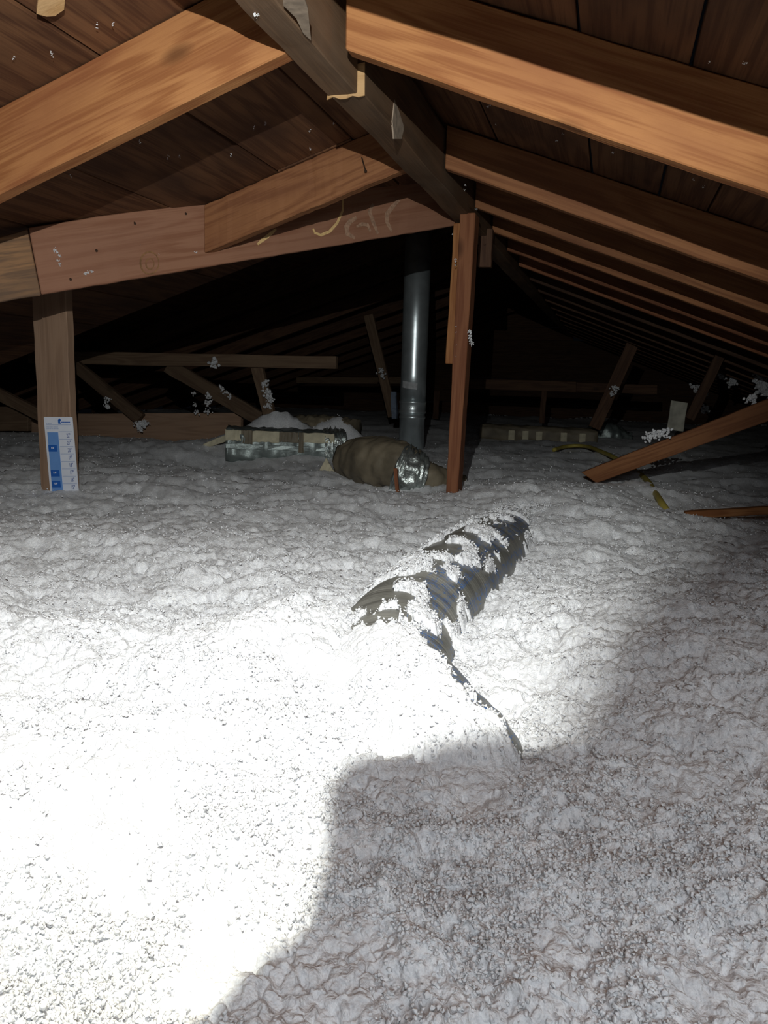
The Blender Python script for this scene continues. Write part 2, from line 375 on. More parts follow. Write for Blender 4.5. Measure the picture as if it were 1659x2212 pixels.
# pale scraped patches on right rafter 3
def blob_on(name, pts, off, mat, parent, thick=Vector((0, 0.0015, 0)), label=None):
    V = [Vector(p)+off for p in pts]; n = len(V)
    V2 = V + [v+thick for v in V]
    Fc = [tuple(range(n)), tuple(range(n, 2*n))[::-1]] + [(i, i+n, (i+1) % n+n, (i+1) % n) for i in range(n)]
    me = bpy.data.meshes.new(name); me.from_pydata(V2, [], Fc)
    bm = bmesh.new(); bm.from_mesh(me); bmesh.ops.recalc_face_normals(bm, faces=bm.faces); bm.to_mesh(me); bm.free()
    o = link(name, me, mat, parent)
    if label: o['label'] = label
    return o

# ------------------------------------------------------------------ slanting brace A (in front of the left post, under rafter 2)
pB = Vector((-0.628, 3.06, 0)); pA = onY(475, 480, 2.375); pA.z = 0
dA = (pB-pA).normalized(); nA = Vector((dA.y, -dA.x, 0)).normalized()
if nA.y > 0: nA = -nA
tA = -nA*0.038
def onA(x, y, off=0.0): return onPl(x, y, pB+nA*off, nA)
br = beam('brace', onA(90, 636), onA(985, 487), onA(985, 342), onA(62, 492), tA, W_BRACE, seg=40)
tag(br, 'reddish slanting brace board with chalk scribbles and white tufts below the left rafters', 'brace')
br2 = beam('brace', onA(-260, 694), onA(88.5, 637.5), onA(60.5, 494), onA(-260, 590), tA, W_STAIN, seg=12)
tag(br2, 'short stained board butted to the left end of the slanting brace, at left photo edge', 'brace')
# knot ring, chalk scribbles, nail heads on the brace
def strip_on_A(pts, wd, mat, name, label=None):
    P = [onA(x, y, 0.0005) for x, y in pts]; V = []; Fc = []
    for i, p in enumerate(P):
        d = (P[min(i+1, len(P)-1)]-P[max(i-1, 0)]).normalized(); s = d.cross(nA)*wd/2*(0.55+0.45*sin(pi*i/(len(P)-1)))
        V += [p+s, p-s, p-s+nA*0.0012, p+s+nA*0.0012]
    for i in range(len(P)-1):
        k = 4*i
        for j in range(4): Fc.append((k+j, k+(j+1) % 4, k+4+(j+1) % 4, k+4+j))
    k = 4*(len(P)-1); Fc += [(3, 2, 1, 0), (k, k+1, k+2, k+3)]
    me = bpy.data.meshes.new(name); me.from_pydata(V, [], Fc)
    o = link(name, me, mat, br)
    if label: o['label'] = label
    return o
strip_on_A([(741, 425), (740, 455), (728, 482), (712, 500), (693, 508), (680, 503), (676, 494)], 0.010, M_CHALKY, 'chalk_mark', 'thin yellow crayon curve like a J')
strip_on_A([(596, 495), (588, 502), (576, 512), (565, 520), (556, 528)], 0.012, M_CHALKY, 'chalk_mark', 'short yellow crayon stroke')
strip_on_A([(770, 470), (756, 478), (748, 490), (750, 505), (766, 514)], 0.020, M_CHALK, 'chalk_mark')
strip_on_A([(806, 440), (798, 458), (806, 480), (816, 505)], 0.016, M_CHALK, 'chalk_mark')
strip_on_A([(862, 432), (848, 446), (836, 462), (836, 480), (846, 500)], 0.018, M_CHALK, 'chalk_mark')
strip_on_A([(770, 490), (782, 484), (794, 486), (800, 500)], 0.014, M_CHALK, 'chalk_mark')
strip_on_A([(468, 516), (485, 517), (505, 518), (524, 517)], 0.022, M_CHALK, 'chalk_mark', 'pale smudge')
M_KNOT = plain('knot', (0.30, 0.15, 0.06), 0.8, noise=0.5, nscale=60)
def ringpts(cx, cy, rx, ry, n=18): return [(cx+rx*cos(2*pi*i/n), cy+ry*sin(2*pi*i/n)) for i in range(n+1)]
strip_on_A(ringpts(323, 568, 20, 24), 0.005, M_KNOT, 'knot')
strip_on_A(ringpts(324, 570, 9, 12, 12), 0.004, M_KNOT, 'knot')
for x, y in ((289, 479), (399, 458), (206, 538), (150, 600), (490, 460)): nail(onA(x, y, -0.004), onA(x+3, y+4, 0.006), br, 0.0018)

# ------------------------------------------------------------------ posts
YP = 2.40
def vpost(name, xl, xr, Yf, zb, zt, t, mat, seg=20):
    # upright board, built along Z: front face between xl and xr at Yf
    return beam(name, (xl, Yf, zb), (xl, Yf, zt), (xr, Yf, zt), (xr, Yf, zb), (0, t, 0), mat, seg=seg)
a = onY(88, 1060, YP); b = onY(158, 1060, YP)
postL = vpost('post', a.x, b.x, YP, -0.70, 0.32, 0.038, W_POST)
tag(postL, 'brown upright stud on the left carrying the blue and white depth ruler', 'post')
a = onY(961, 1040, 2.9); b = onY(986, 1040, 2.9)
postR = beam('post', (a.x+0.004, 2.90, -0.70), (a.x+0.014, 2.90, 0.615), (b.x+0.026, 2.90, 0.615), (b.x+0.002, 2.90, -0.70), (0, 0.089, 0), W_RED, seg=24)
tag(postR, 'reddish upright post in the middle standing under the ridge', 'post')
a = onY(963, 785, 3.0); b = onY(978, 785, 3.0)
cl = beam('cleat', (a.x-0.001, 2.993, a.z), (a.x+0.010, 2.993, 0.60), (b.x+0.018, 2.993, 0.60), (b.x+0.02, 2.993, a.z), (0, 0.038, 0), W_ORANGE, seg=10)
tag(cl, 'short bright orange cleat nailed behind the left edge of the middle post', 'cleat')
a = onY(1032, 560, 3.35); b = onY(1061, 560, 3.35)
dk = beam('post', (a.x, 3.35, 0.49), (a.x, 3.35, 0.645), (b.x, 3.35, 0.645), (b.x, 3.35, 0.49), (0, 0.038, 0), W_DARK, seg=8)
tag(dk, 'short dark hanger board under the ridge just right of the middle post', 'post')

# ------------------------------------------------------------------ depth ruler card
YC = YP-0.0035
def cp(cx, cy, off=0.0):                    # coordinates read in a 9.217x enlargement at (60, 860)
    return onY(60+cx*0.1085, 860+cy*0.1085, YC-off)
def prism(name, pts, thick, mat, parent=None):
    V = [Vector(p) for p in pts]; n = len(V); V2 = V+[v+Vector((0, thick, 0)) for v in V]
    Fc = [tuple(range(n)), tuple(range(n, 2*n))[::-1]]+[(i, i+n, (i+1) % n+n, (i+1) % n) for i in range(n)]
    me = bpy.data.meshes.new(name); me.from_pydata(V2, [], Fc)
    bm = bmesh.new(); bm.from_mesh(me); bmesh.ops.recalc_face_normals(bm, faces=bm.faces); bm.to_mesh(me); bm.free()
    return link(name, me, mat, parent)
card0 = [cp(318, 388), cp(330, 374), cp(866, 374), cp(882, 386), cp(1012, 1880), cp(1024, 2100), cp(470, 2100), cp(448, 1880)]
ruler = prism('depth_ruler', card0, 0.003, M_PAPER)
tag(ruler, 'white card ruler with blue band and inch numbers fixed to the left stud', 'ruler')
prism('blue_band', [cp(388, 680, 0.0006), cp(602, 680, 0.0006), cp(715, 2000, 0.0006), cp(500, 2000, 0.0006)], 0.0004, M_BLUE, ruler)
for x, y in ((404, 936), (452, 1432), (474, 1650)):
    prism('rating_box', [cp(x, y, 0.0012), cp(x+172, y, 0.0012), cp(x+184, y+130, 0.0012), cp(x+12, y+130, 0.0012)], 0.0005, M_DBLUE, ruler)
# logo block and word mark
prism('logo', [cp(600, 440, .001), cp(612, 420, .001), cp(630, 402, .001), cp(655, 428, .001), cp(655, 450, .001), cp(640, 470, .001), cp(660, 508, .001), cp(606, 508, .001)], 0.0006, M_DBLUE, ruler)
for i in range(9):
    x = 664+i*20; prism('word_mark', [cp(x, 470, .001), cp(x+15, 470, .001), cp(x+16, 496, .001), cp(x+1, 496, .001)], 0.0006, M_DBLUE, ruler)
prism('header_rule', [cp(366, 528, .001), cp(856, 528, .001), cp(857, 538, .001), cp(367, 538, .001)], 0.0006, M_PALEINK, ruler)
for y, x1 in ((496, 480), (570, 600), (606, 610)):
    k = 370
    while k < x1:
        wd = random.Random(k+y).choice([18, 26, 40]); e = min(k+wd, x1)
        prism('fine_print', [cp(k, y, .001), cp(e, y, .001), cp(e+1, y+12, .001), cp(k+1, y+12, .001)], 0.0006, M_PALEINK, ruler); k += wd+9
for i in range(9):
    y = 664+i*148; x = 612+i*13.6
    prism('inch_line', [cp(x, y, .001), cp(x+262+i*1.5, y, .001), cp(x+262+i*1.5, y+9, .001), cp(x, y+9, .001)], 0.0006, M_PALEINK, ruler)
def text(s, cx, cy, h_px, wfac, mat, parent, name='numeral', tilt=-5.0):
    cu = bpy.data.curves.new(name, 'FONT'); cu.body = s; cu.size = 1; cu.extrude = 0.02; cu.resolution_u = 2; cu.align_x = 'CENTER'
    o = bpy.data.objects.new(name, cu); COL.objects.link(o)
    dg = bpy.context.evaluated_depsgraph_get(); me = bpy.data.meshes.new_from_object(o.evaluated_get(dg))
    bpy.data.objects.remove(o)
    z = YC/0.955; h = h_px*0.1085*z/F_PX*1.38
    p = cp(cx, cy+h_px/2, 0.0020)
    o = link(name, me, None, parent); me.materials.append(mat)
    mw = Matrix.Translation(p) @ Matrix.Rotation(radians(tilt), 4, 'Y') @ Matrix.Rotation(radians(90), 4, 'X') @ Matrix.Diagonal((h*wfac, h, 0.02, 1))
    o.matrix_world = mw; o.matrix_basis = mw
    return o
for i, n in enumerate((22, 21, 20, 19, 18, 17, 16, 15, 14)):
    text('%d"' % n, 812+i*13.8, 735+i*147, 92, 0.62, M_INK, ruler)
for s, x, y in (('R-60', 496, 985), ('R-49', 541, 1480), ('R-44', 562, 1697)):
    text(s, x, y, 46, 0.62, M_WHITE, ruler, 'rating')

# ------------------------------------------------------------------ insulation height field
def hash2(ix, iy, k):
    h = (ix.astype(np.int64)*73856093) ^ (iy.astype(np.int64)*19349663) ^ (k*83492791)
    h = (h ^ (h >> 13))*1274126177 & 0x7fffffff
    h = (h ^ (h >> 16))*2246822519 & 0x7fffffff
    return (h & 0xffffff)/float(0xffffff)
def vnoise(x, y, k=0):
    xi = np.floor(x); yi = np.floor(y); fx = x-xi; fy = y-yi
    u = fx*fx*(3-2*fx); v = fy*fy*(3-2*fy)
    a = hash2(xi, yi, k); b = hash2(xi+1, yi, k); c = hash2(xi, yi+1, k); d = hash2(xi+1, yi+1, k)
    return (a*(1-u)+b*u)*(1-v)+(c*(1-u)+d*u)*v
def fbm(x, y, k=0, o=4):
    s = 0; a = 0.5; t = 0
    for i in range(o):
        s = s+a*vnoise(x, y, k+i); t += a; x = x*2.03+7.1; y = y*2.03+3.7; a *= 0.5
    return s/t
def pellets(x, y, k):
    """heap of round clumps: height of the tallest dome at each point, 0..1"""
    xi = np.floor(x); yi = np.floor(y); best = np.zeros_like(x)
    for dx in (-1, 0, 1):
        for dy in (-1, 0, 1):
            cx = xi+dx; cy = yi+dy
            px = cx+hash2(cx, cy, k); py = cy+hash2(cx, cy, k+1); r = 0.45+0.55*hash2(cx, cy, k+2); hh = 0.25+0.75*hash2(cx, cy, k+3)
            d2 = ((x-px)**2+(y-py)**2)/(r*r)
            best = np.maximum(best, hh*np.sqrt(np.maximum(0, 1-d2)))
    return best
DUCT = [(-0.25, 2.75, -0.55), (-0.272, 2.50, -0.505), (-0.285, 2.20, -0.480), (-0.295, 1.9, -0.458), (-0.310, 1.60, -0.450), (-0.322, 1.38, -0.455), (-0.322, 1.22, -0.464), (-0.292, 1.09, -0.484), (-0.230, 0.985, -0.489), (-0.162, 0.90, -0.508), (-0.125, 0.82, -0.560)]
DR = 0.108
def duct_top(x, y):
    """height of the buried flex duct's surface above a plan point (-9 off the duct), and lateral offset"""
    top = np.full_like(x, -9.0); best = np.full_like(x, 9.0); lat = np.zeros_like(x)
    for (ax, ay, az), (bx, by, bz) in zip(DUCT[:-1], DUCT[1:]):
        ux, uy = bx-ax, by-ay; L2 = ux*ux+uy*uy
        s = np.clip(((x-ax)*ux+(y-ay)*uy)/L2, 0, 1)
        ex, ey = x-(ax+s*ux), y-(ay+s*uy); d = np.sqrt(ex*ex+ey*ey)
        z = az+s*(bz-az)+np.sqrt(np.maximum(DR*DR-d*d, 0))
        z = np.where(d < DR, z, -9)
        upd = d < best
        lat = np.where(upd, (ex*uy-ey*ux)/sqrt(L2), lat); best = np.minimum(best, d); top = np.maximum(top, z)
    return top, best, lat
def snow_on_duct(x, y, lat):
    """how much insulation lies on the duct at a plan point: negative = bare jacket"""
    cover = fbm(x*27+2, y*19+4, 91, 5)
    c = cover-0.535+0.08*np.clip((y-1.65)/0.6, 0, 1)-0.10*np.clip((-lat-0.02)/0.05, 0, 1)
    c = c+0.26*G(x, y, -0.255, 1.21, 0.085, 0.055)+0.10*G(x, y, -0.36, 1.38, 0.05, 0.10)
    c = c-0.20*G(x, y, -0.325, 1.09, 0.09, 0.030)-0.12*G(x, y, -0.39, 1.24, 0.035, 0.12)
    strip = (lat < -0.020+0.03*(fbm(x*40, y*40, 99, 2)-0.5)) & (y > 0.87) & (x > -0.35+(1.29-y)*0.42)
    near = np.clip((1.055-y)/0.02, 0, 1)
    c = np.where(strip, np.where(y < 1.15, np.minimum(c, 0.0)-0.03+0.25*np.clip(cover-0.60, 0, 1), c), c+0.35*near)
    c = c+0.5*np.clip((1.075-y)/0.02, 0, 1)*(lat > 0.0)*(~strip)
    return c+0.4*np.clip((y-2.60)/0.06, 0, 1)+0.4*np.clip((0.89-y)/0.02, 0, 1)
def G(x, y, cx, cy, sx, sy): return np.exp(-((x-cx)/sx)**2-((y-cy)/sy)**2)
def H(x, y, res, fine=True):
    # drifts: low amplitude, elongated across the view
    r = np.sqrt(x*x+y*y)
    h = -0.425+0.055*(fbm(x*1.1+3, y*1.3, 11, 3)-0.5)+(0.045+0.025*np.clip(y-1.6, 0, 1))*(fbm(x*3.1, y*4.2+5, 21, 3)-0.5)
    h = h+0.035*(np.abs(fbm(x*6+1, y*9, 31, 3)-0.5)*2-0.3)*np.clip(1.2-r*0.15, 0.3, 1)
    # shaped mounds and hollows
    h = h+0.055*G(x, y, -0.50, 2.95, 0.35, 0.22)+0.05*G(x, y, -0.15, 2.9, 0.25, 0.35)      # heap at the middle post
    h = h+0.07*G(x, y, -2.35, 3.95, 0.9, 0.35)*0.6+0.03*G(x, y, -2.0, 2.75, 0.6, 0.3)
    h = h+0.02*G(x, y, -0.75, 1.0, 0.35, 0.12)-0.012*G(x, y, -0.8, 1.25, 0.5, 0.12)
    h = h-0.06*G(x, y, -0.80, 2.98, 0.40, 0.12)                                             # hollow before the duct elbow
    h = h-0.05*G(x, y, -1.80, 3.42, 0.42, 0.16)
    h = h-0.035*G(x, y, 0.55, 3.3, 0.5, 0.5)+0.04*G(x, y, 0.16, 3.4, 0.22, 0.25)
    h = h+0.045*G(x, y, 0.30, 1.35, 0.35, 0.5)
    h = h+(0.72+0.45*fbm(x*10, y*10, 17, 4))*(0.22*G(x, y, -1.84, 4.10, 0.27, 0.16)+0.18*G(x, y, -1.46, 4.18, 0.15, 0.14))+0.045*G(x, y, -0.47, 1.12, 0.14, 0.22)/0.7
    h = h-0.028*G(x, y, -1.90, 2.30, 0.35, 0.25)-0.022*G(x, y, -0.10, 1.06, 0.10, 0.20)
    if fine:
        f1 = np.clip(0.05/np.maximum(res, 1e-4), 0, 1); f2 = np.clip(0.022/np.maximum(res, 1e-4)-0.4, 0, 1); f3 = np.clip(0.011/np.maximum(res, 1e-4)-0.5, 0, 1)
        wx = x+0.010*(fbm(x*45, y*45, 41, 2)-0.5); wy = y+0.010*(fbm(x*45+9, y*45+4, 43, 2)-0.5)
        h = h+0.014*f1*(fbm(wx*26, wy*30, 51, 5)-0.5)+0.005*f1*(pellets(wx/0.036, wy/0.036, 53)-0.45)
        h = h+0.0065*f2*(pellets(wx/0.0150, wy/0.0150, 61)-0.45)
        h = h+0.0055*f3*(pellets(wx/0.0080, wy/0.0080, 71)-0.45)+0.0045*f3*(fbm(wx*140, wy*140, 75, 2)-0.5)
        h = h-0.018*np.clip(fbm(x*22, y*26, 81, 3)-0.60, 0, 1)*4*f1
    # the flex duct breaks the surface
    top, d, lat = duct_top(x, y)
    on = top > -8
    c = snow_on_duct(x, y, lat)
    crumbs = pellets(x/0.009, y/0.009, 93)*0.006+0.006*(fbm(x*90, y*90, 95, 3)-0.3)
    lay = np.clip(c*0.16, -0.012, 0.010)
    hs = top+0.012*np.clip((1.12-y)/0.05, 0, 1)+lay+crumbs*np.clip(c*14+0.25, 0, 1)-0.002
    bare = np.minimum(h, top-0.008)
    h = np.where(on, np.where(c > 0, np.maximum(h, hs), np.where(lat*lat < 0.0030, bare, h)), h)
    return h
NA, NR = 640, 980
ang = np.concatenate([np.linspace(-100, -45, 14, endpoint=False), np.linspace(-45, -16, 130, endpoint=False), np.linspace(-16, 47, NA, endpoint=False), np.linspace(47, 110, 32)])
ang = np.radians(ang)
el = np.linspace(math.atan(0.42/0.27), math.atan(0.42/12.5), NR)
rr = 0.42/np.tan(el)
dr = np.gradient(rr)
AA, RRr = np.meshgrid(ang, rr)
X = -np.sin(AA)*RRr; Y = np.cos(AA)*RRr
RES = np.meshgrid(ang, dr)[1]
X = X.ravel(); Y = Y.ravel(); RES = np.maximum(RES.ravel()*0.8, np.sqrt(X*X+Y*Y)*0.0012)
# clip to the attic footprint
X = np.where(Y > YV+0.05, np.clip(X, -5.3, 2.75), np.clip(X, -3.45, 2.75)); Y = np.clip(Y, -0.65, 11.0)
Z = H(X, Y, RES)
nA_ = len(ang); verts = np.stack([X, Y, Z], 1)
# sideways raggedness so clumps overhang a little
nearw = np.clip(1.6-np.sqrt(X*X+Y*Y)*0.4, 0.2, 1)
verts[:, 0] += 0.0050*(vnoise(X*150, Y*150, 5)-0.5)*nearw
verts[:, 1] += 0.0070*(vnoise(X*150+50, Y*150, 6)-0.5)*nearw
i = np.arange(NR-1)[:, None]; j = np.arange(nA_-1)[None, :]
k = (i*nA_+j).ravel()
quads = np.stack([k, k+nA_, k+nA_+1, k+1], 1)
# loose crumbs of fibre lying on the surface and on the duct
rs = np.random.RandomState(5)
NC = 92000
t = rs.rand(NC); rc = 0.42/np.tan(np.radians(54-50*t**0.9)); ac = np.radians(rs.uniform(-14, 46, NC))
# gather them in patches
gx = -np.sin(ac)*rc; gy = np.cos(ac)*rc
keep = fbm(gx*9, gy*9, 123, 3)+0.25*rs.rand(NC)-0.03*np.clip(rc-1.5, 0, 4) > 0.56
cx_, cy_ = gx[keep], gy[keep]
cz_ = H(cx_, cy_, np.full(len(cx_), 0.004))-0.0006+0.006*rs.rand(len(cx_))**3
# heaped flakes where insulation lies on the duct
nd = 15000; q = rs.randint(0, len(DUCT)-1, nd); s_ = rs.rand(nd); D = np.array(DUCT)
dc = D[q]+(D[q+1]-D[q])*s_[:, None]; dx = dc[:, 0]+rs.uniform(-0.10, 0.10, nd); dy = dc[:, 1]+rs.uniform(-.03, .03, nd)
tt_, _, la_ = duct_top(dx, dy); sn = snow_on_duct(dx, dy, la_)+0.10*vnoise(dx*90, dy*90, 7)
ok = (tt_ > -8) & (sn > 0.045) & (sn < 0.20) & (dy > 0.86)
nk = int(ok.sum())
cx_ = np.concatenate([cx_, dx[ok]]); cy_ = np.concatenate([cy_, dy[ok]])
cz_ = np.concatenate([cz_, np.maximum(tt_[ok], H(dx[ok], dy[ok], np.full(nk, 0.004)))+0.004*rs.rand(nk)])
NC = len(cx_); rad = np.sqrt(cx_**2+cy_**2)
sz = (0.0013+0.0026*rs.rand(NC)**2)*np.clip(0.72+rad*0.12, 0.8, 1.3)
# low poly lumps: jittered icosahedra
gr = (1+sqrt(5))/2
base = np.array([(-1, gr, 0), (1, gr, 0), (-1, -gr, 0), (1, -gr, 0), (0, -1, gr), (0, 1, gr), (0, -1, -gr), (0, 1, -gr), (gr, 0, -1), (gr, 0, 1), (-gr, 0, -1), (-gr, 0, 1)])/1.902
tri = np.array([(0, 11, 5), (0, 5, 1), (0, 1, 7), (0, 7, 10), (0, 10, 11), (1, 5, 9), (5, 11, 4), (11, 10, 2), (10, 7, 6), (7, 1, 8), (3, 9, 4), (3, 4, 2), (3, 2, 6), (3, 6, 8), (3, 8, 9), (4, 9, 5), (2, 4, 11), (6, 2, 10), (8, 6, 7), (9, 8, 1)])
A_ = rs.normal(size=(NC, 3, 3)); Qm, _ = np.linalg.qr(A_)
sc = rs.uniform(0.45, 1.55, (NC, 12, 1))*np.array([1.0, 0.8, 0.6])
cv_ = (base[None]*sc) @ Qm
cv_ = cv_*sz[:, None, None]+np.stack([cx_, cy_, cz_+sz*0.3], 1)[:, None, :]
nv0 = len(verts)
tris = (tri[None]+12*np.arange(NC)[:, None, None]+nv0).reshape(-1, 3)
allv = np.concatenate([verts, cv_.reshape(-1, 3)])
me = bpy.data.meshes.new('blown_insulation')
me.vertices.add(len(allv)); me.vertices.foreach_set('co', allv.astype(np.float32).ravel())
loops = np.concatenate([quads.ravel(), tris.ravel()]).astype(np.int32)
starts = np.concatenate([np.arange(len(quads))*4, len(quads)*4+np.arange(len(tris))*3]).astype(np.int32)
me.loops.add(len(loops)); me.loops.foreach_set('vertex_index', loops)
me.polygons.add(len(starts)); me.polygons.foreach_set('loop_start', starts)
me.update(calc_edges=True)
sm = np.ones(len(starts), dtype=bool); me.polygons.foreach_set('use_smooth', sm)
ins = link('blown_insulation', me, M_INS)
tag(ins, 'thick drifts of white blown-in fibre insulation covering the attic floor', 'insulation', kind='stuff')
def h1(x, y): return float(H(np.array([x]), np.array([y]), np.array([0.02]))[0])

# ------------------------------------------------------------------ foreground flex duct
def rflex(s, a):
    w_ = 2*pi*(s*38 + a/(2*pi))
    return DR*(1.0+0.045*(abs(sin(w_/2))-0.6)*0.8+0.012*sin(5*a+s*60))
fd = tube('flexible_duct', DUCT, DR, M_FLEX, nseg=48, sub=26, rfun=rflex, uv=True)
tag(fd, 'grey ribbed flexible duct with blue print half buried in the near insulation', 'duct')

# ------------------------------------------------------------------ vent pipe
PX, PY = -1.22, 4.85
pipe = empty('vent_pipe', (PX, PY, -0.5))
tag(pipe, 'round galvanised metal flue pipe with a white sticker rising through the roof', 'pipe')
def lathe(name, prof, mat, parent, n=40, loc=(PX, PY)):
    V = []; Fc = []
    for r, z in prof:
        for j in range(n): V.append((loc[0]+r*cos(2*pi*j/n), loc[1]+r*sin(2*pi*j/n), z))
    for i_ in range(len(prof)-1):
        for j in range(n): Fc.append((i_*n+j, i_*n+(j+1) % n, (i_+1)*n+(j+1) % n, (i_+1)*n+j))
    Fc += [tuple(range(n))[::-1], tuple(range((len(prof)-1)*n, len(prof)*n))]
    me = bpy.data.meshes.new(name); me.from_pydata(V, [], Fc)
    o = link(name, me, mat, parent, smooth=True); return o
zc = onY(890, 880, PY-0.08).z
lathe('upper_pipe', [(0.082, zc+0.03), (0.082, zc+0.20), (0.0825, zc+0.5), (0.082, 1.0)], M_GALV, pipe)
lathe('lower_pipe', [(0.081, -0.7), (0.081, zc-0.075), (0.085, zc-0.07), (0.085, zc-0.06), (0.081, zc-0.055), (0.081, zc-0.03)], M_GALV, pipe)
lathe('collar', [(0.083, zc-0.040), (0.088, zc-0.036), (0.088, zc-0.028), (0.0845, zc-0.022), (0.0845, zc+0.022), (0.088, zc+0.028), (0.088, zc+0.036), (0.083, zc+0.040)], M_GALV, pipe)
def patch(name, a0, a1, z0, z1, r, mat, tilt=0.0, n=8):
    V = []; Fc = []
    for i_ in range(n+1):
        a = a0+(a1-a0)*i_/n; dz = tilt*i_/n
        for (r2, z) in ((r, z0+dz), (r, z1+dz), (r+.0012, z1+dz), (r+.0012, z0+dz)): V.append((PX+r2*cos(a), PY+r2*sin(a), z))
    for i_ in range(n):
        k = 4*i_
        for j in range(4): Fc.append((k+j, k+(j+1) % 4, k+4+(j+1) % 4, k+4+j))
    Fc += [(3, 2, 1, 0), (4*n, 4*n+1, 4*n+2, 4*n+3)]
    me = bpy.data.meshes.new(name); me.from_pydata(V, [], Fc); return link(name, me, mat, pipe)
zs = onY(885, 832, PY-0.08).z
M_STICK = plain('sticker_paper', (0.55, 0.56, 0.57), 0.6, noise=0.3, nscale=40)
aC = atan2(-PY, -PX)
pt = patch('sticker', aC-0.95, aC+0.30, zs-0.016, zs+0.026, 0.0825, M_STICK, -0.012); pt['label'] = 'white paper sticker'
for k_ in range(3): patch('screw_tab', aC-0.25+k_*0.14, aC-0.17+k_*0.14, zc-0.006, zc+0.004, 0.0850, M_FOIL)

# ------------------------------------------------------------------ wrapped ducts behind
def lumpy_box(name, pts_px, depth_vec, mat, parent, Yp, ridges=0.010, nx=60, nz=18):
    pass
def sweep(name, path, hw, hh, mat, parent, nseg=40, sub=14, power=0.75, wr=0.006, seed=1, taper=None):
    """rounded-rectangle duct jacket swept along a path with wrinkles"""
    P = [Vector(p) for p in path]; Q = []
    for i_ in range(len(P)-1):
        for k_ in range(sub): Q.append(P[i_].lerp(P[i_+1], k_/sub))
    Q.append(P[-1]); n = len(Q); V = []; Fc = []; rnd = np.random.RandomState(seed)
    ph = rnd.rand(6)*6
    for i_, q_ in enumerate(Q):
        t_ = (Q[min(i_+1, n-1)]-Q[max(i_-1, 0)]).normalized(); side = t_.cross(Vector((0, 0, 1))).normalized(); up = side.cross(t_)
        s = i_/(n-1); tp = taper(s) if taper else 1.0
        for j_ in range(nseg):
            a = 2*pi*j_/nseg; c, s2 = cos(a), sin(a)
            x_ = (abs(c)**power)*(1 if c > 0 else -1); z_ = (abs(s2)**power)*(1 if s2 > 0 else -1)
            wk = wr*(sin(s*34+3*a+ph[0])+0.7*sin(s*61-5*a+ph[1])+0.8*sin(9*a+s*14+ph[2])+rnd.uniform(-.7, .7))
            V.append(q_+side*(x_*hw*tp+c*wk)+up*(z_*hh*tp+s2*wk))
    for i_ in range(n-1):
        for j_ in range(nseg): Fc.append((i_*nseg+j_, i_*nseg+(j_+1) % nseg, (i_+1)*nseg+(j_+1) % nseg, (i_+1)*nseg+j_))
    Fc += [tuple(range(nseg))[::-1], tuple(range((n-1)*nseg, n*nseg))]
    me = bpy.data.meshes.new(name); me.from_pydata(V, [], Fc)
    bm = bmesh.new(); bm.from_mesh(me); bmesh.ops.recalc_face_normals(bm, faces=bm.faces); bm.to_mesh(me); bm.free()
    return link(name, me, mat, parent, smooth=True)
# foil wrapped plenum: left end (487, 925-1000) to the joint at (745, 930-1010)
pa = onY(487, 962, 3.60); pb = onY(748, 972, 3.86)
fb = empty('foil_wrapped_duct', (pa.x, pa.y, -0.5))
tag(fb, 'silver foil wrapped duct trunk with cream tape strips, insulation heaped on top', 'duct')
ax = (pb-pa).normalized(); perp = Vector((-ax.y, ax.x, 0)).normalized()
if perp.y < 0: perp = -perp
c0 = pa+perp*0.14; c1 = pb+perp*0.14
sweep('jacket', [c0, c0.lerp(c1, .33), c0.lerp(c1, .66), c1], 0.14, 0.088, M_FOILD, fb, power=0.38, wr=0.0035, seed=2)
def strap(s0, s1, mat, name, lo=-0.3, hi=1.0, seed=3):
    q0 = c0.lerp(c1, s0); q1 = c0.lerp(c1, s1)
    f = -perp*0.145
    z0, z1 = 0.088*lo, 0.088*hi
    P_ = [q0+f+Vector((0, 0, z0)), q1+f+Vector((0, 0, z0)), q1+f+Vector((0, 0, z1)), q0+f+Vector((0, 0, z1))]
    o = beam(name, P_[0], P_[1], P_[2], P_[3], perp*0.02, mat, fb, seg=8, jit=0.003, bev=0.0015); return o
for s0, s1, m_, lo in ((0.0, 0.13, M_STRAP, 0.30), (0.13, 0.22, M_JACKET, 0.15), (0.22, 0.44, M_STRAP, 0.28), (0.44, 0.60, M_JACKET, 0.32), (0.60, 0.64, M_JACKET, -0.25), (0.64, 0.90, M_STRAP, 0.35)):
    strap(s0, s1, m_, 'tape_strip', lo=lo, hi=0.93)
strap(0.0, 0.92, M_FOILD, 'foil_seam', lo=-0.15, hi=0.12)
# crumpled foil at the joint
cj = sweep('crumpled_foil', [c0.lerp(c1, .82), c0.lerp(c1, .9), c0.lerp(c1, 1.0)], 0.148, 0.092, M_FOIL, fb, power=0.5, wr=0.009, seed=9, nseg=36, sub=8)
# brown jacketed pieces behind it
pq = onY(640, 925, 4.3); pr = onY(765, 935, 4.2)
bk = sweep('flexible_duct', [pq, pq.lerp(pr, .5)+Vector((0, 0, .012)), pr], 0.09, 0.075, M_JACKET, None, power=0.8, wr=0.005, seed=4)
tag(bk, 'brown jacketed duct stub behind the foil wrapped trunk', 'duct')
